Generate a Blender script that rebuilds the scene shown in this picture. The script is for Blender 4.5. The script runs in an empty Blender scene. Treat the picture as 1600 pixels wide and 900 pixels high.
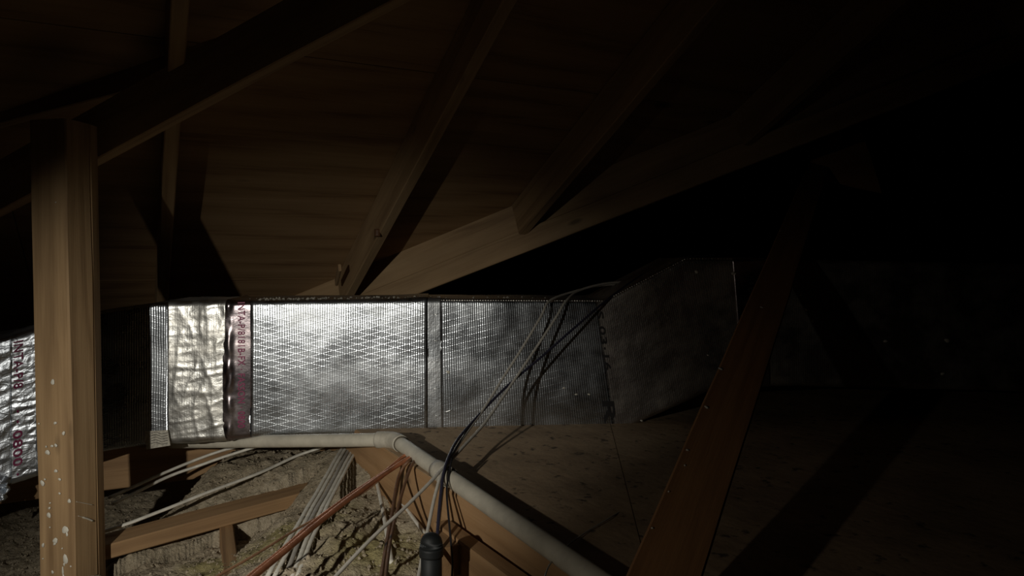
import bpy, math, random
from mathutils import Vector, noise

# ------------------------------------------------------------------ camera, light, exposure
sc = bpy.context.scene
F = 1142.0                      # focal length in pixels of the 1600 px wide frame
PITCH = math.radians(2.0)
EYE = Vector((0, 0, 1.0))
cam_d = bpy.data.cameras.new('camera')
cam_d.sensor_width = 36.0
cam_d.lens = F / 1600 * 36.0
cam_d.clip_start = 0.02
cam = bpy.data.objects.new('camera', cam_d)
cam.location = EYE
cam.rotation_euler = (math.radians(90) - PITCH, 0, 0)
sc.collection.objects.link(cam)
sc.camera = cam

w = bpy.data.worlds.new('dark_attic')
sc.world = w
w.use_nodes = True
w.node_tree.nodes['Background'].inputs[0].default_value = (0, 0, 0, 1)

LIGHT = EYE + Vector((-0.75, 0.0, 0.05))


def spot(name, watts, size_deg, blend, az, el, radius, col):
    d = bpy.data.lights.new(name, 'SPOT')
    d.energy = watts
    d.spot_size = math.radians(size_deg)
    d.spot_blend = blend
    d.shadow_soft_size = radius
    d.color = col
    o = bpy.data.objects.new(name, d)
    o.location = LIGHT
    o.rotation_euler = (math.radians(90 + el), 0, -math.radians(az))
    sc.collection.objects.link(o)
    return o


# a hand torch held to the left of the camera: its hot beam and an added fill spot aimed right to lift the brace
spot('torch_beam', 68, 57, 1.0, 3.5, -18.5, 0.012, (1.0, 0.965, 0.88))
spot('right_fill', 6.0, 84, 1.0, 24.0, -26.0, 0.012, (1.0, 0.93, 0.80))

vs = sc.view_settings
vs.view_transform = 'Standard'
vs.look = 'None'
vs.gamma = 1.0
vs.exposure = 0.0
vs.use_curve_mapping = False


# ------------------------------------------------------------------ helpers
def ray(u, v):
    x = (u - 800) / F
    up = (450 - v) / F
    d = Vector((x, math.cos(PITCH) + up * math.sin(PITCH), up * math.cos(PITCH) - math.sin(PITCH)))
    return d / d.y


def P(u, v, Y):
    """world point at forward distance Y"""
    return EYE + ray(u, v) * Y


def H(u, v, h):
    """world point on the level h metres below eye height"""
    d = ray(u, v)
    return EYE + d * (-h / d.z)


GA = Vector((-0.46, 0.887, 0)).normalized()      # the house grid: away-left
GB = Vector((0.887, 0.46, 0)).normalized()       # and right-away
SL = math.tan(math.radians(27.5))
RS = .73
RC = 2.2425 * RS
VAL = 5.606 * RS                                      # valley: a + b = VAL


def grid(a, b, z):
    p = GA * a + GB * b
    return Vector((p.x, p.y, EYE.z + z))


def roof1(a, b, below=0.0):
    return grid(a, b, RC - SL * a - below)


def roof2(a, b, below=0.0):
    return grid(a, b, RC - SL * VAL + SL * b - below)


def fin(o, label=None, cat=None, group=None, kind=None):
    if label: o['label'] = label
    if cat: o['category'] = cat
    if group: o['group'] = group
    if kind: o['kind'] = kind
    return o


def empty(name, loc, label=None, cat=None, group=None, kind=None):
    o = bpy.data.objects.new(name, None)
    o.location = loc
    o.empty_display_size = 0.1
    sc.collection.objects.link(o)
    return fin(o, label, cat, group, kind)


def wloc(o):
    l = Vector(o.location)
    while o.parent:
        o = o.parent
        l += Vector(o.location)
    return l


def mk(name, verts, faces, mat, parent=None, g=None, smooth=False, loc=None):
    vv = [Vector(v) for v in verts]
    if parent:
        base = wloc(parent)
        off = Vector((0, 0, 0))
    else:
        if loc is None:
            n = len(vv)
            loc = Vector((sum(v.x for v in vv) / n, sum(v.y for v in vv) / n, min(v.z for v in vv)))
        base = Vector(loc)
        off = base
    me = bpy.data.meshes.new(name)
    me.from_pydata([v - base for v in vv], [], faces)
    if g is not None:
        at = me.attributes.new('g', 'FLOAT_VECTOR', 'POINT')
        flat = []
        for q in g: flat.extend(q)
        at.data.foreach_set('vector', flat)
    if smooth:
        me.polygons.foreach_set('use_smooth', [True] * len(me.polygons))
    me.materials.append(mat)
    me.validate()
    me.update()
    o = bpy.data.objects.new(name, me)
    o.location = off
    if parent: o.parent = parent
    sc.collection.objects.link(o)
    return o


RND = random.Random(7)


def beam_geo(p0, p1, wd, ht, up=Vector((0, 0, 1)), ch=0.003, seg=None, warp=0.0015, taper0=None):
    """a sawn timber from p0 to p1 (centre line), wd across, ht along up"""
    p0, p1 = Vector(p0), Vector(p1)
    ax = (p1 - p0); L = ax.length; ax.normalize()
    side = ax.cross(Vector(up)).normalized()
    upv = side.cross(ax).normalized()
    if seg is None: seg = max(2, int(L / 0.12))
    a, b = wd / 2, ht / 2
    prof = [(-a, -b + ch), (-a + ch, -b), (a - ch, -b), (a, -b + ch), (a, b - ch), (a - ch, b), (-a + ch, b), (-a, b - ch)]
    go = Vector((RND.uniform(0, 50), RND.uniform(0, 50), RND.uniform(0, 50)))
    V, G, FA = [], [], []
    for i in range(seg + 1):
        t = i / seg
        c = p0 + ax * (L * t)
        for k, (x, y) in enumerate(prof):
            q = go + Vector((L * t * 3, x * 9, y * 9))
            dx = noise.noise(q) * warp; dy = noise.noise(q + Vector((9, 3, 1))) * warp
            V.append(c + side * (x + dx) + upv * (y + dy))
            G.append(tuple(go + Vector((L * t, x, y))))
    n = 8
    for i in range(seg):
        for k in range(n):
            k2 = (k + 1) % n
            FA.append((i * n + k, (i + 1) * n + k, (i + 1) * n + k2, i * n + k2))
    FA.append(tuple(range(n)))
    FA.append(tuple(seg * n + k for k in reversed(range(n))))
    return V, FA, G


def beam(name, p0, p1, wd, ht, mat, parent=None, **kw):
    V, FA, G = beam_geo(p0, p1, wd, ht, **kw)
    return mk(name, V, FA, mat, parent, G)


def spline(pts, step=0.012):
    pts = [Vector(p) for p in pts]
    if len(pts) == 2:
        pts = [pts[0], pts[0].lerp(pts[1], .5), pts[1]]
    e = [pts[0] * 2 - pts[1]] + pts + [pts[-1] * 2 - pts[-2]]
    out = []
    for i in range(1, len(e) - 2):
        a, b, c, d = e[i - 1], e[i], e[i + 1], e[i + 2]
        n = max(2, int((c - b).length / step))
        for k in range(n):
            t = k / n
            out.append(0.5 * ((2 * b) + (c - a) * t + (2 * a - 5 * b + 4 * c - d) * t * t + (3 * b - a - 3 * c + d) * t ** 3))
    out.append(pts[-1])
    return out


def tube_geo(pts, ra, rb=None, n=10, up=Vector((0, 0, 1)), step=0.012, smooth=True, wob=0.0):
    rb = rb or ra
    pts = spline(pts, step) if smooth else [Vector(p) for p in pts]
    V, FA, G = [], [], []
    s = 0
    for i, p in enumerate(pts):
        t = (pts[min(i + 1, len(pts) - 1)] - pts[max(i - 1, 0)]).normalized()
        sd = t.cross(up)
        if sd.length < 1e-4: sd = t.cross(Vector((1, 0, 0)))
        sd.normalize(); u2 = sd.cross(t)
        if i: s += (p - pts[i - 1]).length
        r_a, r_b = (ra[min(i, len(ra) - 1)], ra[min(i, len(ra) - 1)]) if isinstance(ra, list) else (ra, rb)
        o = Vector((noise.noise(p * 9), noise.noise(p * 9 + Vector((5, 5, 5))), noise.noise(p * 9 + Vector((8, 1, 3))))) * wob
        for k in range(n):
            an = 2 * math.pi * k / n
            V.append(p + o + sd * math.cos(an) * r_a + u2 * math.sin(an) * r_b)
            G.append((s, math.cos(an) * r_a, math.sin(an) * r_b))
    m = len(pts)
    for i in range(m - 1):
        for k in range(n):
            k2 = (k + 1) % n
            FA.append((i * n + k, i * n + k2, (i + 1) * n + k2, (i + 1) * n + k))
    FA.append(tuple(reversed(range(n))))
    FA.append(tuple((m - 1) * n + k for k in range(n)))
    return V, FA, G


def tube(name, pts, ra, mat, parent=None, **kw):
    V, FA, G = tube_geo(pts, ra, **kw)
    return mk(name, V, FA, mat, parent, G, smooth=True)


def prism(name, poly, thick, mat, parent=None, g=None):
    """a flat plate: polygon (world points) extruded along vector thick"""
    poly = [Vector(p) for p in poly]; n = len(poly); th = Vector(thick)
    V = poly + [p + th for p in poly]
    FA = [tuple(range(n)), tuple(reversed(range(n, 2 * n)))]
    FA += [(i, i + n, (i + 1) % n + n, (i + 1) % n) for i in range(n)]
    return mk(name, V, FA, mat, parent, g * 2 if g else [tuple(v) for v in V])


# ------------------------------------------------------------------ materials
class NT:
    def __init__(s, name):
        s.m = bpy.data.materials.new(name); s.m.use_nodes = True
        s.t = s.m.node_tree; s.b = s.t.nodes['Principled BSDF']

    def n(s, typ, **kw):
        nd = s.t.nodes.new(typ)
        for k, v in kw.items(): setattr(nd, k, v)
        return nd

    def lk(s, a, b): s.t.links.new(a, b)

    def g(s):
        return s.n('ShaderNodeAttribute', attribute_name='g').outputs['Vector']

    def mapping(s, vec, scale=(1, 1, 1), loc=(0, 0, 0)):
        m = s.n('ShaderNodeMapping'); s.lk(vec, m.inputs['Vector'])
        m.inputs['Scale'].default_value = scale; m.inputs['Location'].default_value = loc
        return m.outputs[0]

    def noise(s, vec, scale, detail=4, rough=.55, dist=0.0):
        nd = s.n('ShaderNodeTexNoise')
        if vec is not None: s.lk(vec, nd.inputs['Vector'])
        nd.inputs['Scale'].default_value = scale; nd.inputs['Detail'].default_value = detail
        nd.inputs['Roughness'].default_value = rough; nd.inputs['Distortion'].default_value = dist
        return nd.outputs['Fac']

    def ramp(s, fac, stops):
        r = s.n('ShaderNodeValToRGB'); s.lk(fac, r.inputs[0])
        e = r.color_ramp.elements
        while len(e) < len(stops): e.new(0.5)
        for el, (p, c) in zip(e, stops):
            el.position = p; el.color = (c[0], c[1], c[2], 1) if not isinstance(c, (int, float)) else (c, c, c, 1)
        return r.outputs[0]

    def math(s, op, a, b=None, c=None):
        m = s.n('ShaderNodeMath', operation=op)
        for i, x in enumerate((a, b, c)):
            if x is None: continue
            if isinstance(x, (int, float)): m.inputs[i].default_value = x
            else: s.lk(x, m.inputs[i])
        return m.outputs[0]

    def mix(s, fac, a, b, mode='MIX'):
        m = s.n('ShaderNodeMix', data_type='RGBA', blend_type=mode)
        for sock, x in ((m.inputs[0], fac), (m.inputs[6], a), (m.inputs[7], b)):
            if isinstance(x, (int, float)): sock.default_value = x
            elif isinstance(x, tuple): sock.default_value = (x[0], x[1], x[2], 1)
            else: s.lk(x, sock)
        return m.outputs[2]

    def bump(s, h, dist, strength=1.0):
        b = s.n('ShaderNodeBump'); s.lk(h, b.inputs['Height'])
        b.inputs['Distance'].default_value = dist; b.inputs['Strength'].default_value = strength
        s.lk(b.outputs[0], s.b.inputs['Normal'])

    def set(s, **kw):
        for k, v in kw.items():
            i = s.b.inputs[k.replace('_', ' ')]
            if isinstance(v, (int, float)): i.default_value = v
            elif isinstance(v, tuple): i.default_value = (v[0], v[1], v[2], 1)
            else: s.lk(v, i)
        return s.m


def wood(name, c0, c1, c2, rough=.75, gs=1.0):
    k = NT(name); g = k.g()
    ring = k.noise(k.mapping(g, (1.6 * gs, 26 * gs, 26 * gs)), 1.0, 3, .5, .8)
    fine = k.noise(k.mapping(g, (6, 190, 190)), 1.0, 3, .6)
    blot = k.noise(k.mapping(g, (3, 7, 7)), 1.0, 3)
    wv = k.n('ShaderNodeTexWave', wave_type='BANDS', bands_direction='Y')
    k.lk(k.mapping(g, (1.1, 13 * gs, 7 * gs)), wv.inputs['Vector'])
    wv.inputs['Scale'].default_value = .9; wv.inputs['Distortion'].default_value = 9.0
    wv.inputs['Detail'].default_value = 2; wv.inputs['Detail Scale'].default_value = .6
    f = k.math('ADD', k.math('MULTIPLY', ring, .75), k.math('MULTIPLY', wv.outputs['Fac'], .10))
    f = k.math('ADD', f, k.math('MULTIPLY', fine, .18))
    col = k.ramp(f, [(.25, c0), (.52, c1), (.8, c2)])
    kn = k.n('ShaderNodeTexVoronoi'); k.lk(k.mapping(g, (3.2, 9, 9)), kn.inputs['Vector']); kn.inputs['Scale'].default_value = 1.0
    knot = k.ramp(kn.outputs['Distance'], [(.05, 0.35), (.12, 1.0)])
    col = k.mix(.8, col, knot, 'MULTIPLY')
    col = k.mix(.5, col, k.ramp(blot, [(.3, .62), (.65, 1.0)]), 'MULTIPLY')
    k.bump(k.math('ADD', k.math('MULTIPLY', fine, .6), f), .0012, .6)
    return k.set(Base_Color=col, Roughness=rough)


M_POST = wood('pine_post', (.20, .115, .05), (.40, .255, .125), (.50, .33, .17))
M_PINE = wood('pine_rafter', (.22, .13, .06), (.40, .26, .13), (.50, .34, .18))
M_JOIST = wood('pine_joist', (.20, .11, .05), (.36, .215, .10), (.45, .28, .14))
M_HEAD = wood('pine_header', (.22, .12, .05), (.38, .22, .10), (.46, .28, .14))
M_BRACE = wood('pine_brace', (.28, .13, .05), (.46, .225, .09), (.54, .28, .12))


def plywood():
    k = NT('plywood_sheathing'); g = k.g()
    big = k.noise(k.mapping(g, (.9, 3.2, 1)), 1.0, 2, .5)
    wv = k.n('ShaderNodeTexWave', wave_type='BANDS', bands_direction='Y')
    k.lk(k.mapping(g, (.8, 2.2, 1)), wv.inputs['Vector'])
    wv.inputs['Scale'].default_value = 1.1; wv.inputs['Distortion'].default_value = 14.0
    wv.inputs['Detail'].default_value = 2; wv.inputs['Detail Scale'].default_value = .7
    fine = k.noise(k.mapping(g, (9, 150, 1)), 1.0, 3, .6)
    streak = k.noise(k.mapping(g, (2.2, 46, 1)), 1.0, 3, .6, .5)
    f = k.math('ADD', k.math('MULTIPLY', wv.outputs['Fac'], .22), k.math('MULTIPLY', streak, .62))
    f = k.math('ADD', f, k.math('MULTIPLY', fine, .15))
    col = k.ramp(f, [(.20, (.17, .085, .035)), (.42, (.33, .20, .09)), (.75, (.42, .265, .13))])
    kn = k.n('ShaderNodeTexVoronoi'); k.lk(k.mapping(g, (1.7, 5.0, 1)), kn.inputs['Vector']); kn.inputs['Scale'].default_value = 1.0
    col = k.mix(.85, col, k.ramp(kn.outputs['Distance'], [(.04, .25), (.09, 1.0)]), 'MULTIPLY')
    k.bump(f, .002, .5)
    return k.set(Base_Color=col, Roughness=.8)


M_PLY = plywood()


def deckmat():
    k = NT('dusty_deck_plywood'); g = k.g()
    a = k.noise(k.mapping(g, (5, 5, 5)), 1.0, 5, .6)
    st = k.noise(k.mapping(g, (3, 40, 1)), 1.0, 3)
    sp = k.noise(k.mapping(g, (34, 34, 34)), 1.0, 3, .6)
    col = k.ramp(k.math('ADD', k.math('MULTIPLY', a, .7), k.math('MULTIPLY', st, .3)),
                 [(.3, (.22, .15, .085)), (.55, (.42, .295, .175)), (.75, (.50, .365, .225))])
    col = k.mix(.9, col, k.ramp(sp, [(.30, .18), (.40, 1.0)]), 'MULTIPLY')
    k.bump(k.math('ADD', a, sp), .004, .5)
    return k.set(Base_Color=col, Roughness=.9)


M_DECK = deckmat()


def foil(name, ribs, diamonds, crumple, rough, col, stain=.35, fine=.5):
    """aluminium foil facing: vertical ribs and a diamond scrim pressed through it"""
    k = NT(name); g = k.g()
    sep = k.n('ShaderNodeSeparateXYZ'); k.lk(g, sep.inputs[0])
    jit = k.noise(k.mapping(g, (6, 6, 6)), 1.0, 3)
    jit2 = k.math('MULTIPLY', k.math('SUBTRACT', jit, .5), .006)
    x = k.math('ADD', sep.outputs[0], jit2); y = k.math('ADD', sep.outputs[1], jit2)
    mask = k.noise(k.mapping(g, (5, 5, 5), (3, 1, 2)), 1.0, 2)

    def lines(v, spacing, width):
        f = k.math('FRACT', k.math('DIVIDE', v, spacing))
        d = k.math('MULTIPLY', k.math('ABSOLUTE', k.math('SUBTRACT', f, .5)), spacing)
        return k.math('SUBTRACT', 1.0, k.math('SMOOTH_MIN', k.math('DIVIDE', d, width), 1.0, .3))

    h = k.math('MULTIPLY', k.noise(k.mapping(g, (110, 110, 110)), 1.0, 4, .65), fine)
    if ribs: h = k.math('ADD', h, k.math('MULTIPLY', lines(x, .0068, .0022), ribs))
    if diamonds:
        d1 = lines(k.math('ADD', y, k.math('MULTIPLY', x, .27)), .0185, .0016)
        d2 = lines(k.math('SUBTRACT', y, k.math('MULTIPLY', x, .25)), .0195, .0016)
        dd = k.math('MULTIPLY', k.math('MAXIMUM', d1, d2), k.ramp(mask, [(.36, .25), (.6, 1.0)]))
        h = k.math('ADD', h, k.math('MULTIPLY', dd, diamonds))
    if crumple:
        c1 = k.noise(k.mapping(g, (34, 20, 30)), 1.0, 5, .6, 1.2)
        vo = k.n('ShaderNodeTexVoronoi', feature='DISTANCE_TO_EDGE'); k.lk(k.mapping(g, (38, 60, 1)), vo.inputs['Vector'])
        vo.inputs['Scale'].default_value = 1.0
        vr = k.ramp(vo.outputs['Distance'], [(.0, 1.0), (.14, 0.0)])
        h = k.math('ADD', h, k.math('MULTIPLY', c1, crumple * 3.0))
        h = k.math('ADD', h, k.math('MULTIPLY', vr, crumple * .5))
    k.bump(h, .0011, 1.0)
    st = k.noise(k.mapping(g, (7, 9, 7)), 1.0, 5, .65)
    sm = k.ramp(st, [(.42, 0.0), (.72, 1.0)])
    c = k.mix(k.math('MULTIPLY', sm, stain), col, (.42, .37, .29))
    met = k.math('SUBTRACT', 1.0, k.math('MULTIPLY', sm, stain * .6))
    ro = k.math('ADD', rough, k.math('MULTIPLY', sm, .14))
    return k.set(Base_Color=c, Metallic=met, Roughness=ro)


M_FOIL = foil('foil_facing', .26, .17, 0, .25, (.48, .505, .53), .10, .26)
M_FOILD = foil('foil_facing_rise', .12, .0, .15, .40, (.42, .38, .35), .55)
M_TAPE = foil('foil_tape_crumpled', .05, 0, .16, .34, (.68, .67, .63), .4)
M_TAPES = foil('foil_tape_smooth', 0, 0, .05, .20, (.32, .275, .285), .2, .2)
M_FLAP = foil('foil_flap', .06, 0, .1, .30, (.50, .52, .54), .3)
M_TAPEL = foil('foil_tape_shiny', 0, 0, .5, .33, (.76, .80, .85), .15)


def plain(name, col, rough=.6, metal=0.0, var=.25, scale=30, bump=.0, spec=None):
    k = NT(name); g = k.g()
    nz = k.noise(k.mapping(g, (scale, scale, scale)), 1.0, 4, .6)
    c = k.mix(1.0, col, k.ramp(nz, [(.3, 1 - var), (.65, 1.0)]), 'MULTIPLY')
    if bump: k.bump(nz, bump, .6)
    if spec is not None: k.b.inputs['Specular IOR Level'].default_value = spec
    return k.set(Base_Color=c, Roughness=rough, Metallic=metal)


M_PVC = plain('pvc_dusty_white', (.62, .57, .46), .45, 0, .25, 22, .0003)
M_PVCJ = plain('pvc_fitting', (.58, .53, .43), .5, 0, .3, 30, .0003)
M_GLUE = plain('pvc_cement', (.12, .10, .07), .6)
M_WHITE = plain('white_cable_jacket', (.76, .72, .62), .5, 0, .3, 40)
M_GREYC = plain('grey_cable_jacket', (.40, .37, .32), .5, 0, .25, 40)
M_WIRE = plain('pale_wire_jacket', (.56, .52, .45), .45, 0, .25, 40)
M_BLACK = plain('black_cable_jacket', (.020, .019, .022), .45, 0, .3, 40)
M_BLUE = plain('dark_cable_jacket', (.035, .032, .055), .45, 0, .3, 40)
M_COP = plain('aged_copper', (.62, .25, .125), .45, .55, .45, 24, .0004)
M_COPD = plain('brown_copper_wire', (.40, .22, .12), .5, .35, .4, 24)
M_BRN = plain('brown_cable_jacket', (.16, .075, .035), .55, 0, .4, 24)
M_PIPEB = plain('black_plastic_pipe', (.016, .018, .018), .6, 0, .3, 20)
M_RED = plain('magenta_print', (.27, .014, .09), .5, 0, .2, 60)
M_INK = plain('black_print', (.018, .016, .016), .6, 0, .2, 60)
M_PAINT = plain('white_paint_splash', (.66, .62, .52), .6, 0, .2, 60)
M_PAPER = plain('paper_label', (.50, .46, .38), .8, 0, .45, 120)
M_STAPLE = plain('steel_staple', (.80, .80, .78), .25, 1.0, .1)
M_EDGE = plain('glint_edge_foil', (.72, .68, .62), .38, 1.0, .3, 90)
M_DRY = plain('drywall_back', (.30, .27, .22), .9)
M_STEEL = plain('steel_nail', (.35, .33, .3), .4, .9)


def insul():
    k = NT('blown_insulation'); g = k.g()
    a = k.noise(k.mapping(g, (5, 5, 5)), 1.0, 5, .6)
    b = k.noise(k.mapping(g, (55, 55, 55)), 1.0, 5, .7)
    c = k.noise(k.mapping(g, (3.2, 3.2, 3.2), (4, 2, 0)), 1.0, 2)
    col = k.ramp(k.math('ADD', k.math('MULTIPLY', a, .4), k.math('MULTIPLY', b, .6)),
                 [(.28, (.16, .125, .08)), (.50, (.44, .365, .255)), (.72, (.64, .55, .41))])
    yel = k.ramp(b, [(.3, (.24, .20, .09)), (.7, (.50, .43, .21))])
    sep = k.n('ShaderNodeAttribute', attribute_name='patch').outputs['Fac']
    col = k.mix(k.math('MULTIPLY', sep, k.ramp(c, [(.25, .55), (.5, 1.0)])), col, yel)
    k.bump(k.math('ADD', b, k.noise(k.mapping(g, (160, 160, 160)), 1.0, 4, .7)), .007, 1.0)
    return k.set(Base_Color=col, Roughness=1.0, Specular_IOR_Level=.1)


M_INS = insul()

# ------------------------------------------------------------------ setting: floor, roof sheathing
fl = mk('floor', [(-6, -2, 0), (6, -2, 0), (6, 8, 0), (-6, 8, 0), (-6, -2, -.013), (6, -2, -.013), (6, 8, -.013), (-6, 8, -.013)],
        [(0, 1, 2, 3), (7, 6, 5, 4), (0, 4, 5, 1), (1, 5, 6, 2), (2, 6, 7, 3), (3, 7, 4, 0)], M_DRY,
        g=[(0, 0, 0), (12, 0, 0), (12, 10, 0), (0, 10, 0)] * 2)
fin(fl, 'back of the drywall ceiling below, floor of the attic', 'floor', kind='structure')

ceil = empty('ceiling', roof1(2, 0), 'plywood roof sheathing sloping down into the valley', 'ceiling', kind='structure')


def clip(poly, f):
    out = []
    for i in range(len(poly)):
        p, q = poly[i], poly[(i + 1) % len(poly)]
        fp, fq = f(p), f(q)
        if fp >= 0: out.append(p)
        if fp * fq < 0:
            t = fp / (fp - fq)
            out.append((p[0] + (q[0] - p[0]) * t, p[1] + (q[1] - p[1]) * t))
    return out


def sheets(rf, a0, a1, b0, b1, da, db, keep, shift):
    r = 0
    a = a0
    while a < a1 - .01:
        b = b0 - (shift if r % 2 else 0)
        while b < b1 - .01:
            gp = .0015
            poly = clip([(a + gp, b + gp), (a + da - gp, b + gp), (a + da - gp, b + db - gp), (a + gp, b + db - gp)], keep)
            if len(poly) >= 3:
                ox, oy = RND.uniform(0, 40), RND.uniform(0, 40)
                if rf is roof1: G = [(q[1] + ox, q[0] + oy, 0) for q in poly]
                else: G = [(q[0] + ox, q[1] + oy, 0) for q in poly]
                prism('plywood_sheet', [rf(*q) for q in poly], (0, 0, .014), M_PLY, ceil, G)
            b += db
        a += da; r += 1


sheets(roof1, -1.60, 4.6, -4.0, 5.6, 1.22, 2.44, lambda q: VAL - q[0] - q[1], 1.22)
sheets(roof2, -1.0, 8.7, -.5, 6.0, 2.44, 1.22, lambda q: q[0] + q[1] - VAL, 0)

# rafters of the near slope, valley, rafters beyond
RH = .140


def jack(b, a_top, label):
    a_bot = VAL - b - .03
    dn = (RH / 2) / math.cos(math.atan(SL)) + .002
    nrm = (GA * SL + Vector((0, 0, 1))).normalized()
    o = beam('rafter', roof1(a_bot, b, dn), roof1(a_top, b, dn), .038, RH, M_PINE, up=nrm)
    return fin(o, label, 'rafter', 'jack rafters under the sheathing')


jack(.10, -1.0, 'torchlit rafter behind the doubled post, leftmost rafter on the sheathing')
jk = jack(.83, -1.0, 'long rafter between the two lit sheathing bays, rising from mid duct')
jack(1.41, -1.0, 'shorter jack rafter ending high on the side of the valley beam')
jack(2.02, -1.0, 'unlit jack rafter above the valley beam, right of the other rafters')
jack(2.62, -1.0, 'unlit rafter at upper right, above the diagonal brace')

# a dark knot stub and a pale sliver of wood low on the long rafter
dnb = RH / math.cos(math.atan(SL)) + .004
def under(u, v, extra=0.0):
    d = ray(u, v); n = GA * SL + Vector((0, 0, 1))
    return EYE + d * ((RC - dnb - extra) / d.dot(n))
kp = under(590, 367)
tube('knot', [kp + Vector((0, 0, .02)), kp + Vector((0, -.004, -.006))], .012, M_BRN, jk, n=10, step=.01)
beam('cleat', under(526, 460) + Vector((0, 0, .05)), under(531, 430) + Vector((0, 0, .03)), .012, .03, M_PINE, jk)
k0, k1 = -2.4, 2.7
vd = (GB - GA) / math.sqrt(2)


def valpt(k, below):
    a = 3.746 * RS - k / math.sqrt(2); b = VAL - a
    return grid(a, b, RC - SL * a - below)


ve = empty('valley_beam', valpt(0, .2), 'deep valley beam running from duct up to the dark right', 'beam')
vn = Vector((-vd.y, vd.x, 0))
beam('plank', valpt(k0, .104) + vn * .02, valpt(k1, .104) + vn * .02, .038, .20, M_PINE, ve)
beam('plank', valpt(k0, .170) - vn * .0195, valpt(k1, .170) - vn * .0195, .038, .089, M_PINE, ve)['label'] = 'lower doubling plank'

for i, a in enumerate((3.6, 4.3, 5.1)):
    b0 = max(VAL - a + .15, .4)
    nrm = (-GB * SL + Vector((0, 0, 1))).normalized()
    dn = (RH / 2) / math.cos(math.atan(SL)) + .002
    fin(beam('rafter', roof2(a, b0, dn), roof2(a, 6.2, dn), .038, RH, M_PINE, up=nrm),
        ['rafter of the farther roof slope, first beyond the valley beam', 'rafter of the farther roof slope, second beyond the valley beam',
         'rafter of the farther roof slope, deepest in the dark'][i], 'rafter', 'rafters beyond the valley')

# ------------------------------------------------------------------ doubled post
YP = 1.66
xl = (53 - 800) / F * YP; xr = (107 - 800) / F * YP
xc, wdt = (xl + xr) / 2, xr - xl
post = empty('doubled_post', (xc, YP + .045, .0), 'upright wooden post with white paint drops at left', 'post')
ptop = 1.0 + .325
PK = Vector(((107 - 800) / F * YP, YP, 0))                 # near corner of the post
th = math.radians(-12)
n1 = Vector((math.sin(th), -math.cos(th), 0)); n2 = Vector((math.cos(th), math.sin(th), 0))
pw, pd = .100, .072                                       # broad face, narrow cheek
pc = PK - n2 * pw / 2 - n1 * pd / 2
fs = beam('stud', pc, pc + Vector((0, 0, ptop)), pd, pw, M_POST, post, up=n2, seg=40, warp=.003, ch=.0035)
pr_ = PK - n1 * pd                                         # rear right corner
rn = Vector((math.cos(math.radians(6)), math.sin(math.radians(6)), 0)); rb_ = Vector((-rn.y, rn.x, 0))
rc = pr_ - rn * .0445 + rb_ * .0195
rs = beam('stud', rc, rc + Vector((0, 0, ptop)), .038, .089, M_POST, post, up=rn)


def blob(name, c, sx, sz, nrm, side, up, mat, parent, th=.0012, seed=0):
    r = random.Random(seed); n = 10
    V = []; ph = r.uniform(0, 6)
    for ring, (q, d) in enumerate(((1, -.0004), (.8, th * .8))):
        for k in range(n):
            an = 2 * math.pi * k / n
            rr = q * (1 + .18 * math.sin(2 * an + ph) + .1 * math.sin(3 * an + 2 * ph))
            V.append(c + side * (math.cos(an) * sx * rr) + up * (math.sin(an) * sz * rr) + nrm * d)
    V.append(c + nrm * th)
    FA = [(k, (k + 1) % n, n + (k + 1) % n, n + k) for k in range(n)] + [(n + k, n + (k + 1) % n, 2 * n) for k in range(n)]
    return mk(name, V, FA, mat, parent, [tuple(v) for v in V], smooth=True)


drops = [(82, 597, 3, 4), (86, 661, 2, 2.5), (99, 677, 2.2, 3), (60.5, 662, 1.2, 1.5), (81, 697, 2, 2.3), (87, 696, 2.2, 2.6), (72, 698, 1.2, 1.5),
         (74, 707, 3, 4.5), (87, 736, 2.2, 3), (93, 749, 2, 2.2), (66, 755, 3, 4.5), (70, 749, 1.2, 1.6), (93, 771, 1.5, 1.8), (109.5 - 1.5, 783, 2, 4),
         (78, 786, 1.2, 1.4), (77, 794, 1.7, 2), (76, 805, 2.6, 5), (78, 824, 1, 1.2), (101.5, 828, 4.2, 6.8), (104.5, 835, 1.6, 3.2), (86, 845, 4, 4.2),
         (85, 850, 1.6, 2.6), (67, 852, 2, 3.4), (97, 857, 1.1, 1.3), (102, 874, 4, 7), (100, 882, 1, 3), (98, 892, 1.4, 6), (82, 894, 1.8, 2.6),
         (67, 873, 1, 1.2), (112 - 1.5, 885, 1, 1.4), (99, 900, 1.2, 3), (87, 316, 1, 1)]
for i, (u, v, a, b) in enumerate(drops):
    d = ray(u, v); q0 = PK + n1 * .0016
    q = EYE + d * ((q0 - EYE).dot(n1) / d.dot(n1))
    blob('paint_drop', q, a * YP / F * 1.3, b * YP / F, n1, n2, Vector((0, 0, 1)), M_PAINT, fs, seed=i)
# chalky scuffs on the right cheek of the post
def cheek(u, v):
    q0 = PK + n2 * .0016; d = ray(u, v); return EYE + d * ((q0 - EYE).dot(n2) / d.dot(n2))
for pts, r in (([(119, 784), (128, 785.5), (138, 787.5), (145, 789)], .0007), ([(122, 806), (130, 808.5), (138, 811), (145, 814)], .0022)):
    tube('scuff_mark', [cheek(*q) for q in pts], [.0005] * 4 + [r] * 60, M_PAINT, fs, n=6, step=.004)

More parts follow.
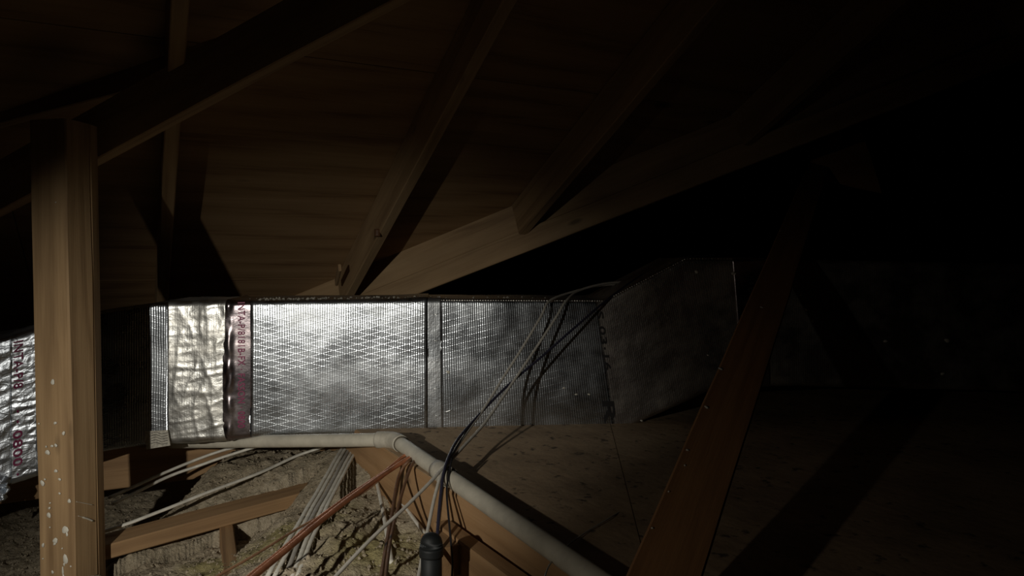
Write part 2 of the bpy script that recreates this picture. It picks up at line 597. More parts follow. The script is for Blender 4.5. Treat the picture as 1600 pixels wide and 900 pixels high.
# beam B over the post, and beam A above it
bp = P(145, 238, 1.80)
hd = Vector((vd.x, vd.y, SL / math.sqrt(2))); hd.normalize()
hup = Vector((0, 0, 1))
fin(beam('purlin_beam', bp - hd * 1.6 + Vector((0, .06, .062)), bp + hd * 2.4 + Vector((0, .06, .062)), .038, .125, M_PINE, up=hup),
    'slanting beam crossing behind the post top and rising overhead', 'beam')
pa0, pa1 = P(-260, 256, 2.02), P(330, 108, 1.90)
fin(beam('strongback_beam', pa0 + Vector((0, .02, .143)), pa1 + Vector((0, .02, .143)), .038, .286, M_PINE),
    'wide dark beam across the top left corner above the post', 'beam')

# ------------------------------------------------------------------ duct
DD = .32
ST = [(-260, 622, -260, 880, 1.80), (0, 533, 0, 760, 2.015), (57, 516, 57, 743, 2.06), (160, 485, 160, 707, 2.09), (240, 473, 240, 694, 2.105), (395, 470, 395, 685, 2.135),
      (665, 467, 665, 676, 2.19), (945, 468, 975, 673, 2.25), (1072, 402, 1112, 610, 2.27), (1150, 402, 1165, 605, 2.28), (1240, 405, 1240, 604, 2.29), (1760, 415, 1760, 616, 2.29)]
SW = [0.0]
TT = [P(s[0], s[1], s[4]) for s in ST]
BB = [P(s[2], s[3], s[4]) for s in ST]
for i in range(1, len(ST)):
    SW.append(SW[-1] + ((TT[i] + BB[i]) / 2 - (TT[i - 1] + BB[i - 1]) / 2).length)


def wpx(u):
    for i in range(len(ST) - 1):
        m0, m1 = (ST[i][0] + ST[i][2]) / 2, (ST[i + 1][0] + ST[i + 1][2]) / 2
        if u <= m1 or i == len(ST) - 2:
            t = (u - m0) / (m1 - m0)
            return SW[i] + t * (SW[i + 1] - SW[i])


def frame(wv):
    i = 0
    while i < len(SW) - 2 and wv > SW[i + 1]: i += 1
    t = (wv - SW[i]) / (SW[i + 1] - SW[i])
    T = TT[i].lerp(TT[i + 1], t); B = BB[i].lerp(BB[i + 1], t)
    # direction blended near the corners so the foil bends smoothly
    d = (BB[i + 1] - BB[i]) + (TT[i + 1] - TT[i]); d.z = 0; d.normalize()
    out = Vector((d.y, -d.x, 0))
    return T, B, out


def ringdef(nf):
    r = .014
    pts = []   # (dfrac kind) as (d, h, nd, nh) with h in 0..1 given as (frac, offset)
    def arc(cd, ch0, cho, a0):
        for k in range(5):
            an = a0 + math.pi / 2 * k / 4
            pts.append((cd + math.cos(an) * r, ch0, cho + math.sin(an) * r, math.cos(an), math.sin(an)))
    # d measured outward: front face at d=0 (outward +), depth negative
    arc(-r, 0.0, r, -math.pi / 2)          # bottom front corner
    for k in range(1, nf):
        t = k / nf
        pts.append((0, t, r * (1 - 2 * t), 1, 0))
    arc(-r, 1.0, -r, 0)                    # top front corner
    for k in range(1, 8):
        pts.append((-r - (DD - 2 * r) * k / 8, 1.0, 0, 0, 1))
    arc(-DD + r, 1.0, -r, math.pi / 2)
    for k in range(1, 4):
        t = 1 - k / 4
        pts.append((-DD, t, r * (1 - 2 * t), -1, 0))
    arc(-DD + r, 0.0, r, math.pi)
    return pts


def ductskin(name, u0, u1, mat, parent, disp, dw=.01, nf=40, part=None, ends=True):
    """foil skin from pixel column u0 to u1; disp(w, h) is the outward relief in metres"""
    w0, w1 = wpx(u0), wpx(u1)
    n = max(2, int((w1 - w0) / dw))
    ring = ringdef(nf)
    if part: ring = ring[:part]
    m = len(ring); V, G, FA = [], [], []
    ws = [w0] + [w0 + (w1 - w0) * i / n for i in range(n + 1)] + [w1]
    for i, wv in enumerate(ws):
        T, B, out = frame(wv); up = T - B; hgt = up.length; upn = up.normalized()
        s = 0; prev = None
        for (d, hf, ho, nd, nh) in ring:
            base = B + up * hf + upn * ho + out * d
            q = d if abs(nd) > .5 else d
            hp = hf * hgt + ho
            per = hp + (-d if hf > .5 else d)
            dv = disp(wv, per) if not (ends and i in (0, len(ws) - 1)) else -.0004
            V.append(base + (out * nd + upn * nh) * dv)
            G.append((wv, per, 0))
    k = len(ws)
    close = part is None
    for i in range(k - 1):
        for j in range(m if close else m - 1):
            j2 = (j + 1) % m
            FA.append((i * m + j, (i + 1) * m + j, (i + 1) * m + j2, i * m + j2))
    return mk(name, V, FA, mat, parent, G, smooth=True)


def nz(wv, h, fx, fy, seed=0.0):
    return noise.noise(Vector((wv * fx + seed, h * fy, seed * 1.7)))


def d_foil(wv, h): return .0022 * nz(wv, h, 7, 6) + .0007 * nz(wv, h, 30, 24, 3)


def ridge(v): return (1 - abs(v)) ** 3


def d_crump(wv, h):
    return (.0022 + .0034 * ridge(nz(wv, h, 13, 2.4, 5)) + .0014 * ridge(nz(wv, h, 26, 9, 21) * 1.6) + .0009 * nz(wv, h, 9, 62, 8)
            + .0012 * ridge(nz(wv + h * .35, h - wv * .2, 6, 22, 31) * 1.8) + .0004 * nz(wv, h, 120, 90, 1))


W350, W393 = wpx(348), wpx(393)


def d_text(wv, h):
    t = (wv - W350) / (W393 - W350)
    lip = math.exp(-((t - .22) / .13) ** 2) * (.004 + .004 * nz(wv, h, 40, 26, 4))
    return .0035 + lip - .004 * max(0, t - .3) + .0007 * nz(wv, h, 30, 40, 6) * (1 if t < .5 else .5)


def d_left(wv, h): return .004 + .004 * nz(wv, h, 26, 10, 3) + .004 * nz(wv, h, 22, 42, 7) + .0015 * nz(wv, h, 90, 90, 2)


def d_left2(wv, h): return .0055 + .002 * nz(wv, h, 12, 8, 13) + .0030 * abs(nz(wv, h, 9, 46, 7)) + .0012 * nz(wv, h, 80, 90, 2)


duct = empty('air_duct', P(500, 690, 2.3), 'long foil-faced air duct crossing the attic and stepping up at right', 'duct')
NRM_TOP = 5 + 39 + 5
ductskin('foil_section', -260, 19, M_TAPEL, duct, d_left, .008, 60)['label'] = 'crumpled shiny foil at the far left end'
ductskin('foil_section', 19, 264, M_FOIL, duct, d_foil, .009, ends=False)
ductskin('foil_section', 262, 395, M_FOIL, duct, d_foil, .01, ends=False)
b1 = ductskin('foil_section', 391, 668, M_FOIL, duct, lambda a, h: d_foil(a, h) + .0005 + .0035 * max(0, min(1, (a - wpx(600)) / (wpx(660) - wpx(600)))), .009)
b2 = ductskin('foil_section', 664, 946, M_FOIL, duct, d_foil, .009, ends=False)
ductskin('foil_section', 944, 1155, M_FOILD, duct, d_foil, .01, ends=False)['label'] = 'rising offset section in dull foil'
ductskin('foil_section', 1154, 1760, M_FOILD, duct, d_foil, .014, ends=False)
tA = ductskin('foil_tape', 263, 353, M_TAPE, duct, d_crump, .0035, 110, 5 + 109 + 5 + 5)
tA['label'] = 'wide crumpled band of foil tape'
tB = ductskin('foil_tape', 348, 393, M_TAPES, duct, d_text, .003, 110, 5 + 109 + 5 + 5)
tB['label'] = 'smooth foil tape with magenta lettering'
tC = ductskin('foil_tape', 17, 62, M_TAPEL, duct, d_left2, .003, 120, 5 + 119 + 5 + 5)
tC['label'] = 'wrinkled foil tape with large magenta lettering'
tD = ductskin('foil_tape', 667, 690, M_FLAP, duct, lambda a, h: d_foil(a, h) + .0012, .005, 50, 5 + 49 + 5 + 5)
tD['label'] = 'stapled seam flap'
tE = ductskin('foil_tape', 1152, 1200, M_TAPES, duct, lambda a, h: d_foil(a, h) + .0022 + .001 * nz(a, h, 60, 30), .005, 50, 5 + 49 + 5 + 5)


def fontmesh(txt, size):
    cu = bpy.data.curves.new('lettering', 'FONT')
    cu.body = txt; cu.size = size; cu.resolution_u = 3
    cu.space_character = 1.08; cu.offset = .018
    ob = bpy.data.objects.new('lettering', cu)
    sc.collection.objects.link(ob)
    dg = bpy.context.evaluated_depsgraph_get()
    me = bpy.data.meshes.new_from_object(ob.evaluated_get(dg))
    V = [v.co.copy() for v in me.vertices]; FA = [tuple(p.vertices) for p in me.polygons]
    bpy.data.objects.remove(ob); bpy.data.curves.remove(cu); bpy.data.meshes.remove(me)
    return V, FA


def lettering(txt, u, v0, v1, capw_px, mat, parent, disp, lift=.0022, split=False):
    """text running down the front face from v0 to v1 (pixel rows), letter tops to the right"""
    V, FA = fontmesh(txt, 1.0)
    x0 = min(v.x for v in V); x1 = max(v.x for v in V); y0 = min(v.y for v in V); y1 = max(v.y for v in V)
    wv0 = wpx(u)
    T, B, out = frame(wv0); hgt = (T - B).length
    Yd = T.y
    # pixel rows -> heights on the face
    def hh(v):
        d = ray(u, v); z = EYE.z + d.z * Yd
        return z - B.z
    a, b = hh(v0), hh(v1)
    wcap = capw_px * Yd / F
    OV, G = [], []
    for q in V:
        h = a + (b - a) * (q.x - x0) / (x1 - x0)
        wv = wv0 + wcap * ((q.y - y0) / (y1 - y0) - .5)
        T2, B2, o2 = frame(wv); up = (T2 - B2).normalized()
        OV.append(B2 + up * h + o2 * (disp(wv, h) + lift)); G.append((wv, h, 0))
    if not split: return mk('lettering', OV, FA, mat, parent, G)
    root = list(range(len(OV)))
    def fnd(i):
        while root[i] != i: i = root[i]
        return i
    for f in FA:
        for k in f[1:]: root[fnd(k)] = fnd(f[0])
    isl = {}
    for f in FA: isl.setdefault(fnd(f[0]), []).append(f)
    for fs_ in isl.values():
        ids = sorted({k for f in fs_ for k in f}); rm = {k: i for i, k in enumerate(ids)}
        mk('letter', [OV[k] for k in ids], [tuple(rm[k] for k in f) for f in fs_], mat, parent, [G[k] for k in ids])


lettering('INTA-P/8181B-FX · FASSON · 0800', 377.5, 472, 668, 11, M_RED, tB, d_text)
lettering('INTA-P/8', 28.5, 532, 606, 13, M_RED, tC, d_left2, .003, True)
lettering('· · 0800 ·', 27.5, 640, 742, 13, M_RED, tC, d_left2, .003, True)
lettering('S 03·16', 948, 484, 578, 11, M_INK, b2, d_foil, .0022, True)
lettering('R-', 941, 626, 682, 19, M_INK, b2, d_foil, .0022, True)
lettering('181B-FX · FASSON', 1176, 424, 560, 10, M_INK, tE, lambda a, h: d_foil(a, h) + .0035)

# staples along the seam flap
for (u, v, L, ang) in ((681, 491, 8, -12), (681, 532, 9, 2), (679, 565, 9, 3), (681, 607, 10, 0), (683, 649, 9, 4), (700, 642, 12, -22)):
    wv = wpx(u); T, B, out = frame(wv)
    c = P(u, v, T.y) + out * .0035
    dx = Vector((math.cos(math.radians(ang)), 0, -math.sin(math.radians(ang)) * 1)) * (L / 2 * T.y / F)
    tube('staple', [c - dx - out * .003, c - dx * .9, c + dx * .9, c + dx - out * .003], .0009, M_STAPLE, duct, n=6, step=.004)

# paper tag at the bottom left of the crumpled tape
c = [P(228, 673, 2.098), P(264, 671, 2.098), P(268, 695, 2.098), P(231, 701, 2.098)]
tag = prism('paper_label', [q + Vector((0, -.008, 0)) for q in c], (0, .002, 0), M_PAPER, duct)
for i, v in enumerate((677, 681, 685, 689, 693)):
    tube('print_line', [P(236, v, 2.0885), P(244, v - 2, 2.0885), P(252, v + 1, 2.0885), P(262, v - 1, 2.0885)], .0006, M_INK, tag, n=5, step=.006)

# loose tape end hanging under the far left of the duct
V, FA = [], []
nu, nv = 22, 22
for i in range(nu + 1):
    for j in range(nv + 1):
        u = -26 + 46 * i / nu; v = 742 + (46 + 10 * math.sin(i * .7)) * j / nv * (1 - .5 * max(0, (i / nu - .55)) * 2)
        q = P(u, v, 2.02)
        q.y += -.02 + .03 * noise.noise(Vector((i * .31, j * .27, 3))) - .012 * math.sin(j * .35)
        V.append(q)
for i in range(nu):
    for j in range(nv): FA.append((i * (nv + 1) + j, i * (nv + 1) + j + 1, (i + 1) * (nv + 1) + j + 1, (i + 1) * (nv + 1) + j))
lf = mk('loose_tape', V, FA, M_TAPEL, duct, [(q.x, q.z, 0) for q in V], smooth=True)
md = lf.modifiers.new('thickness', 'SOLIDIFY'); md.thickness = .0008

# crimped foil bead added along the top edge, up the step, to make it glint
ed = []
we0, we1 = wpx(690), wpx(1155)
nE = int((we1 - we0) / .0025)
for i in range(nE + 1):
    T, B, out = frame(we0 + (we1 - we0) * i / nE); upn = (T - B).normalized()
    ed.append(T - out * .0045 - upn * .0045)
re = random.Random(3)
rad = [.0022 + .0013 * math.sin(i * 1.9) * re.uniform(.3, 1.2) + re.uniform(0, .0006) for i in range(nE + 1)]
tube('glint_edge', ed, rad, M_EDGE, duct, n=8, smooth=False)

# grit lying along the front of the duct top
V, FA = [], []
r = random.Random(5)
for i in range(150):
    u = r.choice((r.uniform(395, 520), r.uniform(395, 660), r.uniform(255, 900))); wv = wpx(u); T, B, out = frame(wv)
    c = T - out * r.uniform(.015, .12) + Vector((0, 0, .0015)); s = r.uniform(.0012, .0042)
    n0 = len(V)
    for dx, dy, dz in ((1, 0, 0), (0, 1, 0), (-1, 0, 0), (0, -1, 0), (0, 0, 1.1), (0, 0, -.6)):
        V.append(c + Vector((dx * s * r.uniform(.6, 1.6), dy * s, dz * s * r.uniform(.5, 1.1))))
    FA += [(n0 + a, n0 + b, n0 + cc) for a, b, cc in ((0, 1, 4), (1, 2, 4), (2, 3, 4), (3, 0, 4), (1, 0, 5), (2, 1, 5), (3, 2, 5), (0, 3, 5))]
fin(mk('grit', V, FA, M_PAPER, duct, [tuple(v) for v in V]), kind='stuff')

# pale paint flecks on the dark right half of the duct
for i, (u, v, a) in enumerate(((1479, 532, 4), (1383, 533, 3), (1270, 501, 3), (1260, 484, 2.5), (1251, 461, 2), (1472, 584, 3), (1145, 427, 3), (1148, 428, 2), (1088, 425, 3),
                               (900, 616, 2), (881, 606, 2), (700, 581, 3), (906, 670, 2.5), (920, 616, 2), (1002, 657, 2), (1305, 531, 1.8))):
    wv = wpx(u); T, B, out = frame(wv); q = P(u, v, T.y) + out * .003
    blob('paint_fleck', q, a * T.y / F, a * .8 * T.y / F, out, Vector((-out.y, out.x, 0)), Vector((0, 0, 1)), M_PAINT, duct, seed=i + 50)

# ------------------------------------------------------------------ deck, header, joists, insulation
HD = .50
h0, h1 = H(596, 699, HD), H(915, 905, HD)
hdir = (h1 - h0); hdir.z = 0; hdir.normalize()
hin = Vector((hdir.y, -hdir.x, 0))               # across the header towards the insulation
if hin.x > 0: hin = -hin
he0 = h0 - hdir * 1.1; he1 = h1 + hdir * 1.2
hz = 1.0 - HD
fin(beam('header_joist', Vector((he0.x, he0.y, hz - .095)) - hin * .019, Vector((he1.x, he1.y, hz - .095)) - hin * .019, .038, .190, M_HEAD),
    'header joist along the deck edge, under the white drain pipe', 'joist')
sp = H(703, 775, HD)
fin(beam('rim_plank', Vector((sp.x, sp.y, hz - .120)) + hin * .0195 + hdir * .0, Vector((he1.x, he1.y, hz - .120)) + hin * .0195, .038, .140, M_HEAD),
    'plank nailed low along the near half of the header', 'plank')

deck = empty('plywood_deck', H(850, 760, HD), 'dusty plywood deck right of the drain pipe', 'deck')


def deckpt(s, t, dz=0.0):
    p = h0 + hdir * s - hin * t
    return Vector((p.x, p.y, hz + dz))


def deckpiece(poly, dz):
    g = [(q[0], q[1], dz * 50) for q in poly]
    return prism('plywood_board', [deckpt(q[0], q[1], dz) for q in poly], (0, 0, -.018), M_DECK, deck, g)


# far corner of the first board follows the faint edge beyond the pipe
e0, e1 = H(958, 682, HD), H(1006, 872, HD)


def st(p):
    d = p - h0
    return (d.dot(hdir), -d.dot(hin))


E0, E1 = st(e0), st(e1)
dE = ((E1[0] - E0[0]), (E1[1] - E0[1]))
Ea = (E0[0] - dE[0] * .9, E0[1] - dE[1] * .9); kE = (.03 - E1[1]) / dE[1]; Eb = (E1[0] + dE[0] * kE, .03)
deckpiece([(-1.1, .004), (2.1, .004), (2.1, .028), Eb, Ea, (-1.1, Ea[1])], .002)
deckpiece([(Ea[0], Ea[1] + .0012), (Eb[0], Eb[1] + .0012), (2.1, .034), (2.1, 3.4), (-1.1, 3.4), (-1.1, Ea[1] + .0012)], .0008)
for k in range(4):
    p = deckpt(-.9 + k * .8, .05, -.0185); q = deckpt(-.9 + k * .8, 3.3, -.0185)
    beam('deck_joist', p + Vector((0, 0, -.085)), q + Vector((0, 0, -.085)), .038, .14, M_JOIST, deck)
for k in range(3):
    p = deckpt(-.9 + k * 1.1, 3.0, -.17)
    beam('deck_leg', Vector((p.x, p.y, 0)), p, .038, .089, M_JOIST, deck, up=Vector((0, 1, 0)))
for k in range(4):
    p = deckpt(-.9 + k * .8, .022, -.1)

# flat joist half buried in the insulation and its spur
j0, j1 = H(150, 858, .722), H(520, 759, .69)
fin(beam('flat_joist', j0, j1, .089, .038, M_JOIST, up=Vector((0, 0, 1))), 'flat-laid joist half buried in insulation, right of the post', 'joist')
fin(beam('joist_spur', H(352, 822, .76), H(366, 960, .76), .036, .07, M_JOIST), 'short spur of wood meeting the flat joist, buried in insulation', 'joist')
wl = EYE + Vector((-1.28, 2.35, -.661))
fin(beam('support_joist', wl - GB * .9, wl + GB * .75, .038, .14, M_JOIST), 'joist on edge beneath the duct, behind the post', 'joist')
for i, (u, v, Y) in enumerate(((640, 0, 0),)):
    pass

hx = lambda p: (p - h0).dot(hin)        # distance to the left of the header face


def insz(x, y):
    p = Vector((x, y, 0))
    hl = max(0, min(1, (-.38 - x) / .36)); hl = hl * hl * (3 - 2 * hl)
    z = 1.0 - .625 - .105 * hl
    q = Vector((x * 3, y * 3, 0))
    z += .030 * noise.noise(q) + .016 * noise.noise(q * 3.1) + .011 * noise.noise(q * 8) + .007 * noise.noise(q * 17) + .0055 * noise.noise(q * 36)
    bk = max(0, min(1, (y - 1.98) / .32)) * max(0, min(1, (x + 1.06) / .14)); z += .085 * bk * bk * (3 - 2 * bk)
    # hollow in the dark left of the flat joist, and a trough beside the cables
    hol = max(0, min(1, (-.98 - x) * 5)) * max(0, min(1, (y - 1.62) * 4))
    z -= .14 * hol
    t = Vector((x, y, 0)) - Vector((-.50, 2.05, 0))
    dr = Vector((-.05, -.9, 0)).normalized()
    al = t.dot(dr); ac = abs(t.dot(Vector((dr.y, -dr.x, 0))))
    if -.3 < al < .5: z -= .045 * max(0, 1 - ac / .09) * max(0, 1 - abs(al - .05) / .42)
    # clear the face of the flat joist
    d = (Vector((x, y, 0)) - Vector((j0.x, j0.y, 0)))
    jd = (j1 - j0).normalized(); ja = d.dot(jd); jn = d.dot(Vector((jd.y, -jd.x, 0)))     # + = camera side
    L = (j1 - j0).length
    if ja < L * .92:
        wgt = max(0, min(1, (L * .92 - ja) * 6))
        if jn > .03: z -= .042 * max(0, 1 - (jn - .03) / .16) * wgt
        elif abs(jn) <= .035: z = min(z, j0.z + (j1.z - j0.z) * ja / L - .02)
        else: z += .016 * max(0, 1 - (-jn - .04) / .2) * wgt
    return z


V, FA, G, PT = [], [], [], []
nx, ny = 430, 340
x0_, x1_, y0_, y1_ = -2.3, .75, 1.0, 3.3
yp = [H(455, 855, .70), H(590, 870, .64), H(320, 890, .73)]
idx = {}
for i in range(nx + 1):
    for j in range(ny + 1):
        x = x0_ + (x1_ - x0_) * i / nx; y = y0_ + (y1_ - y0_) * j / ny
        if hx(Vector((x, y, 0))) < -.006: continue
        p = Vector((x, y, insz(x, y)))
        idx[(i, j)] = len(V); V.append(p); G.append(tuple(p))
        pv = 0
        for q, rr in zip(yp, (.16, .13, .07)):
            pv = max(pv, min(1, max(0, 1.6 - ((p - q).xy.length + .05 * noise.noise(p * 14)) / rr * 1.3)))
        PT.append(pv)
for i in range(nx):
    for j in range(ny):
        t = [(i, j), (i + 1, j), (i + 1, j + 1), (i, j + 1)]
        if all(q in idx for q in t): FA.append(tuple(idx[q] for q in t))
ins = mk('blown_insulation', V, FA, M_INS, None, G, smooth=True)
at = ins.data.attributes.new('patch', 'FLOAT', 'POINT'); at.data.foreach_set('value', PT)
fin(ins, 'grey-brown blown insulation with yellow patches between the joists', 'insulation', kind='stuff')
# loose tufts standing out of the insulation
V, FA = [], []
r = random.Random(11)
for i in range(15000):
    x = r.uniform(-1.9, .5); y = r.uniform(.95, 2.7)
    if hx(Vector((x, y, 0))) < .02: continue
    d = (Vector((x, y, 0)) - Vector((j0.x, j0.y, 0))); jd = (j1 - j0).normalized()
    if abs(d.dot(Vector((jd.y, -jd.x, 0)))) < .06 and r.random() < .9: continue
    c = Vector((x, y, insz(x, y) - .001)); s = r.uniform(.0018, .0062)
    n0 = len(V)
    for dx, dy, dz in ((1, 0, 0), (0, 1, 0), (-1, 0, 0), (0, -1, 0), (0, 0, 1.2), (0, 0, -.8)):
        V.append(c + Vector((dx * s * r.uniform(.5, 1.5), dy * s * r.uniform(.5, 1.5), dz * s * r.uniform(.5, 1.3))))
    FA += [(n0 + a, n0 + b, n0 + cc) for a, b, cc in ((0, 1, 4), (1, 2, 4), (2, 3, 4), (3, 0, 4), (1, 0, 5), (2, 1, 5), (3, 2, 5), (0, 3, 5))]
tf = mk('insulation_tufts', V, FA, M_INS, ins, [tuple(v) for v in V], smooth=True)
tf['kind'] = 'stuff'

# ------------------------------------------------------------------ drain pipe
HP = .478
def PP(u, v): return H(u, v, HP)
pr = .0185
corner = PP(617, 687); 
pl = P(372, 690, 2.185)
pe = PP(930, 905)
cz = corner.z
plf = pl + (pl - corner) * .5
pdir = (pe - corner).normalized(); ldir = (pl - corner).normalized()
pipe = empty('drain_pipe', corner - Vector((0, 0, pr)), 'white plastic drain pipe with an elbow lying along the deck edge', 'pipe')
tube('pipe', [plf, pl, corner + ldir * .02], pr, M_PVC, pipe, n=18, step=.03)
tube('pipe', [corner + pdir * .02, corner + pdir * .5, pe + pdir * .35], pr, M_PVC, pipe, n=18, step=.04)
tube('elbow', [corner + ldir * .055, corner + ldir * .03, corner + ldir * .008 + pdir * .008, corner + pdir * .03, corner + pdir * .052], pr + .0042, M_PVCJ, pipe, n=20, step=.005)
tube('cement_ring', [corner + pdir * .052, corner + pdir * .057], pr + .0022, M_GLUE, pipe, n=20, step=.003)
tube('cement_ring', [corner + ldir * .055, corner + ldir * .057], pr + .001, M_PVCJ, pipe, n=20, step=.003)
cpl = PP(693, 737)
s0 = (cpl - corner).dot(pdir); cc = corner + pdir * s0
tube('coupling', [cc - pdir * .022, cc + pdir * .05], pr + .004, M_PVCJ, pipe, n=20, step=.02)
tube('cement_ring', [cc - pdir * .026, cc - pdir * .021], pr + .0022, M_GLUE, pipe, n=20, step=.003)
tube('cement_ring', [cc + pdir * .049, cc + pdir * .053], pr + .0018, M_GLUE, pipe, n=20, step=.003)

# ------------------------------------------------------------------ cables
def cable(name, pts, ra, mat, label, cat, group=None, **kw):
    return fin(tube(name, pts, ra, mat, **kw), label, cat, group)


def HL(lst, h): return [H(u, v, (h if not isinstance(h, (list, tuple)) else h[0] + (h[1] - h[0]) * i / (len(lst) - 1))) for i, (u, v) in enumerate(lst)]


cable('flat_cable', HL([(120, 842), (208, 815), (300, 779), (400, 741), (460, 714), (503, 699), (540, 684)], [.70, .57]), .0068, M_WHITE,
      'white flat cable crossing the insulation above the flat joist', 'cable', 'white cables on the insulation', rb=.0042, wob=.002)
cable('flat_cable', HL([(170, 778), (262, 737), (310, 717), (350, 703), (392, 693), (440, 684)], [.655, .55]), .0055, M_WHITE,
      'upper of two white cables slanting out from under the duct', 'cable', 'white cables on the insulation', rb=.0045, wob=.002)
cable('flat_cable', HL([(176, 787), (268, 743), (318, 725), (360, 710), (400, 698), (446, 689)], [.66, .555]), .0055, M_WHITE,
      'lower of two white cables slanting out from under the duct', 'cable', 'white cables on the insulation', rb=.0045, wob=.002)
bund = [[(566, 668), (536, 698), (499, 762), (456, 835), (424, 890), (410, 915)],
        [(570, 668), (542, 697), (506, 762), (465, 835), (436, 888), (422, 915)],
        [(574, 668), (548, 697), (512, 765), (474, 832), (452, 885), (438, 915)],
        [(578, 668), (554, 697), (517, 768), (486, 828), (463, 885), (450, 915)],
        [(582, 668), (560, 697), (521, 772), (494, 828), (471, 885), (460, 915)]]
bl = ['white cable at the left edge of the fanned bundle below the pipe', 'second white cable from the left in the fanned bundle',
      'middle white cable of the five in the fanned bundle', 'fourth white cable from the left in the fanned bundle', 'white cable at the right edge of the fanned bundle']
for i, q in enumerate(bund):
    cable('flat_cable', HL(q, [.555, .65]), .0052, M_WHITE if i != 2 else M_GREYC, bl[i], 'cable', 'fanned bundle of white cables', rb=.0035, wob=.0015)
cable('flat_cable', HL([(570, 680), (576, 700), (586, 742), (597, 790), (607, 848), (612, 880)], [.575, .63]), .0052, M_WHITE,
      'white cable dropping straight down beside the header', 'cable', 'white cables on the insulation', rb=.0035)
cable('flat_cable', HL([(545, 706), (566, 727), (590, 748), (625, 782), (660, 828), (695, 868), (725, 908)], [.60, .625]), .0050, M_WHITE,
      'white cable following the foot of the header joist', 'cable', 'white cables on the insulation', rb=.0035)

cable('copper_line', [H(655, 716, .485), H(640, 716, .485), H(612, 733, .50), H(560, 769, .51), H(500, 815, .52), H(450, 857, .525), H(400, 898, .53), H(385, 912, .53)], .0058, M_COP,
      'bright copper refrigerant tube, the lower of the pair', 'tube', 'copper tubes')
cable('copper_line', [H(648, 710, .485), H(632, 712, .488), H(600, 738, .505), H(545, 775, .52), H(490, 816, .53), H(440, 860, .535), H(400, 892, .54), H(380, 908, .54)], .0045, M_COP,
      'darker copper refrigerant tube, the upper of the pair', 'tube', 'copper tubes')
cable('thin_wire', [H(640, 718, .488), H(605, 740, .51), H(570, 768, .53), H(520, 795, .535), H(460, 829, .54), H(400, 866, .545), H(340, 900, .55), H(320, 912, .55)], .0026, M_COPD,
      'thin brown wire crossing the cable bundle', 'wire')
cable('brown_cable', [H(650, 712, .484), H(637, 722, .486), H(623, 745, .52), H(613, 800, .55), H(604, 850, .56), H(594, 915, .56)], .0042, M_BRN,
      'brown cable hanging from the header, left of two', 'cable', 'brown cables')
cable('brown_cable', [H(655, 714, .484), H(645, 724, .486), H(634, 752, .51), H(620, 800, .54), H(609, 850, .55), H(601, 915, .55)], .0036, M_BRN,
      'brown cable hanging from the header, right of two', 'cable', 'brown cables')

cable('pale_wire', [P(975, 444, 2.50), P(938, 446, 2.42), P(895, 456, 2.32), P(859, 470, 2.205), P(845, 495, 2.15), P(815, 545, 2.09), P(785, 592, 2.02), P(757, 637, 1.92),
                    P(722, 686, 1.76), P(694, 729, 1.605), P(640, 786, 1.48), P(580, 842, 1.37), P(525, 900, 1.28), P(505, 922, 1.24)], .0037, M_WIRE,
      'pale wire draped over the duct running down to bottom centre', 'wire', 'pale wires')
cable('pale_wire', [P(985, 440, 2.50), P(945, 443, 2.42), P(905, 454, 2.32), P(884, 471, 2.215), P(868, 497, 2.17), P(838, 543, 2.11), P(796, 605, 2.0), P(758, 660, 1.86),
                    P(722, 700, 1.72), P(694, 733, 1.60), P(681, 770, 1.53), P(668, 830, 1.44), P(654, 900, 1.35), P(649, 925, 1.31)], .0038, M_WIRE,
      'pale wire draped over the duct, dropping steeply past the pipe', 'wire', 'pale wires')
cable('black_cable', [P(1120, 398, 2.55), P(1060, 404, 2.48), P(1000, 432, 2.36), P(947, 470, 2.235), P(900, 510, 2.17), P(850, 554, 2.11), P(795, 601, 2.02), P(755, 641, 1.91),
                      P(718, 683, 1.75), P(702, 712, 1.64), P(693, 740, 1.57), P(688, 780, 1.50), P(684, 830, 1.42), P(682, 900, 1.33), P(681, 925, 1.3)], .0036, M_BLUE,
      'black cable running from the duct step down past the pipe', 'cable')
cable('black_cable', [P(706, 716, 1.63), P(701, 745, 1.57), P(698, 770, 1.52), P(703, 830, 1.44), P(707, 880, 1.38), P(704, 925, 1.32)], .0022, M_BLACK,
      'short thin black cable hanging in front of the header', 'cable')
cable('string', [H(848, 912, .483), H(858, 884, .484), H(878, 860, .491), H(915, 832, .494), H(955, 808, .494), H(985, 789, .506), H(1045, 747, .508), H(1100, 706, .508), H(1145, 676, .508),
                 H(1185, 650, .508), H(1222, 622, .508)], .0014, M_GREYC, 'thin grey string trailing across the deck behind the brace', 'string')

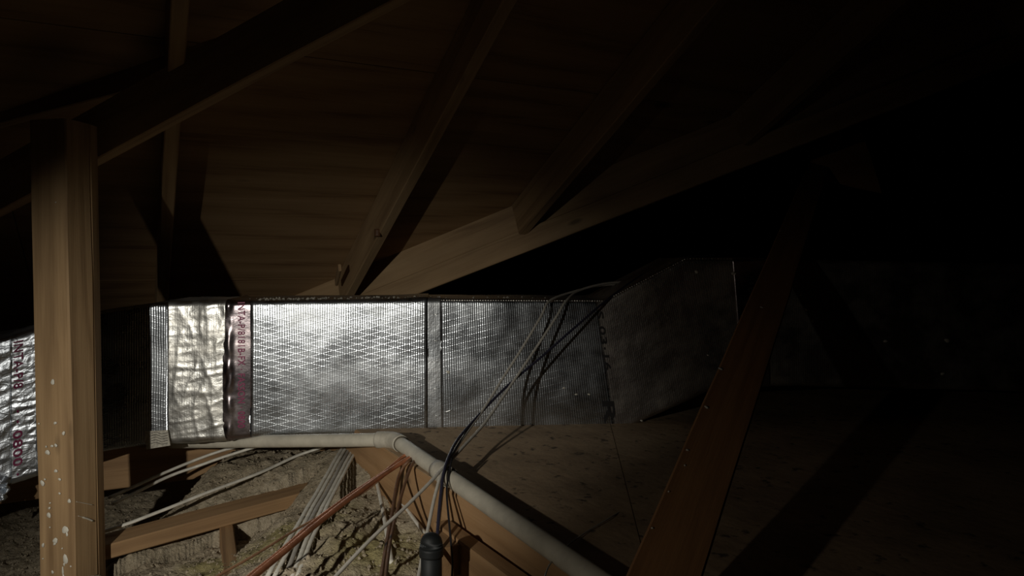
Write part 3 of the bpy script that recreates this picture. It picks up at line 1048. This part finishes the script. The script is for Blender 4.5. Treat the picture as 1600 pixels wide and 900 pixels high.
# black plastic pipe stub and a wood block by the header
bx = P(674, 858, 1.30)
stub = empty('vent_stub', Vector((bx.x, bx.y, .15)), 'black plastic pipe stub beside the header, bottom centre', 'pipe')
tube('pipe', [Vector((bx.x, bx.y, .15)), Vector((bx.x, bx.y, bx.z + .0))], .019, M_PIPEB, stub, n=18, step=.05)
tube('collar', [Vector((bx.x, bx.y, bx.z - .012)), Vector((bx.x, bx.y, bx.z + .004))], .022, M_PIPEB, stub, n=18, step=.01)
tube('cap', [Vector((bx.x, bx.y, bx.z + .004)), Vector((bx.x, bx.y, bx.z + .012)), Vector((bx.x + .001, bx.y, bx.z + .022)), Vector((bx.x + .002, bx.y, bx.z + .029))],
     [.021, .021, .0205, .019, .017, .013, .006], M_PIPEB, stub, n=18, step=.005)
wb = H(712, 862, .585)
fin(beam('wood_block', wb - hdir * .05 + hin * .03, wb + hdir * .04 + hin * .03, .05, .06, M_HEAD), 'small wood block against the header by the black pipe stub', 'block')

# ------------------------------------------------------------------ diagonal brace at right
b0 = P(1042, 893, .955); b1_ = P(1278, 262, 3.42)
btop = b1_ + (b1_ - b0).normalized() * .1
bbot = b0 - (b1_ - b0).normalized() * .18
bfwd = ray(1130, 620).normalized()
br = empty('diagonal_brace', bbot, 'diagonal wooden brace leaning in front of the duct at right', 'brace')
bst = beam('stud', bbot, btop, .089, .038, M_BRACE, br, up=bfwd)
Yg = 3.40
prism('gusset', [P(u, v, Yg) for u, v in ((1262, 290), (1272, 232), (1300, 205), (1345, 205), (1362, 250), (1378, 302), (1330, 292), (1300, 284), (1283, 286))], (0, .02, 0), M_BRACE, br)
ax = (btop - bbot).normalized(); bsd = ax.cross(bfwd).normalized(); bn = bsd.cross(ax).normalized()
for i, (u, v, s) in enumerate(((1126, 576, 3.4), (1104, 636, 3.4), (1074, 703, 2.2), (1070, 727, 1.6), (1045, 768, 1.6), (1219, 361, 1.6), (1019, 825, 1.8), (1106, 555, 1.4), (1190, 480, 2.6))):
    # point on the brace front face
    d = ray(u, v); n0 = -bn if bn.y > 0 else bn
    q0 = bbot + n0 * .0195
    q = EYE + d * ((q0 - EYE).dot(n0) / d.dot(n0))
    blob('paint_drop', q, s * q.y / F, s * q.y / F, n0, bsd, ax, M_PAINT, bst, seed=i + 90)
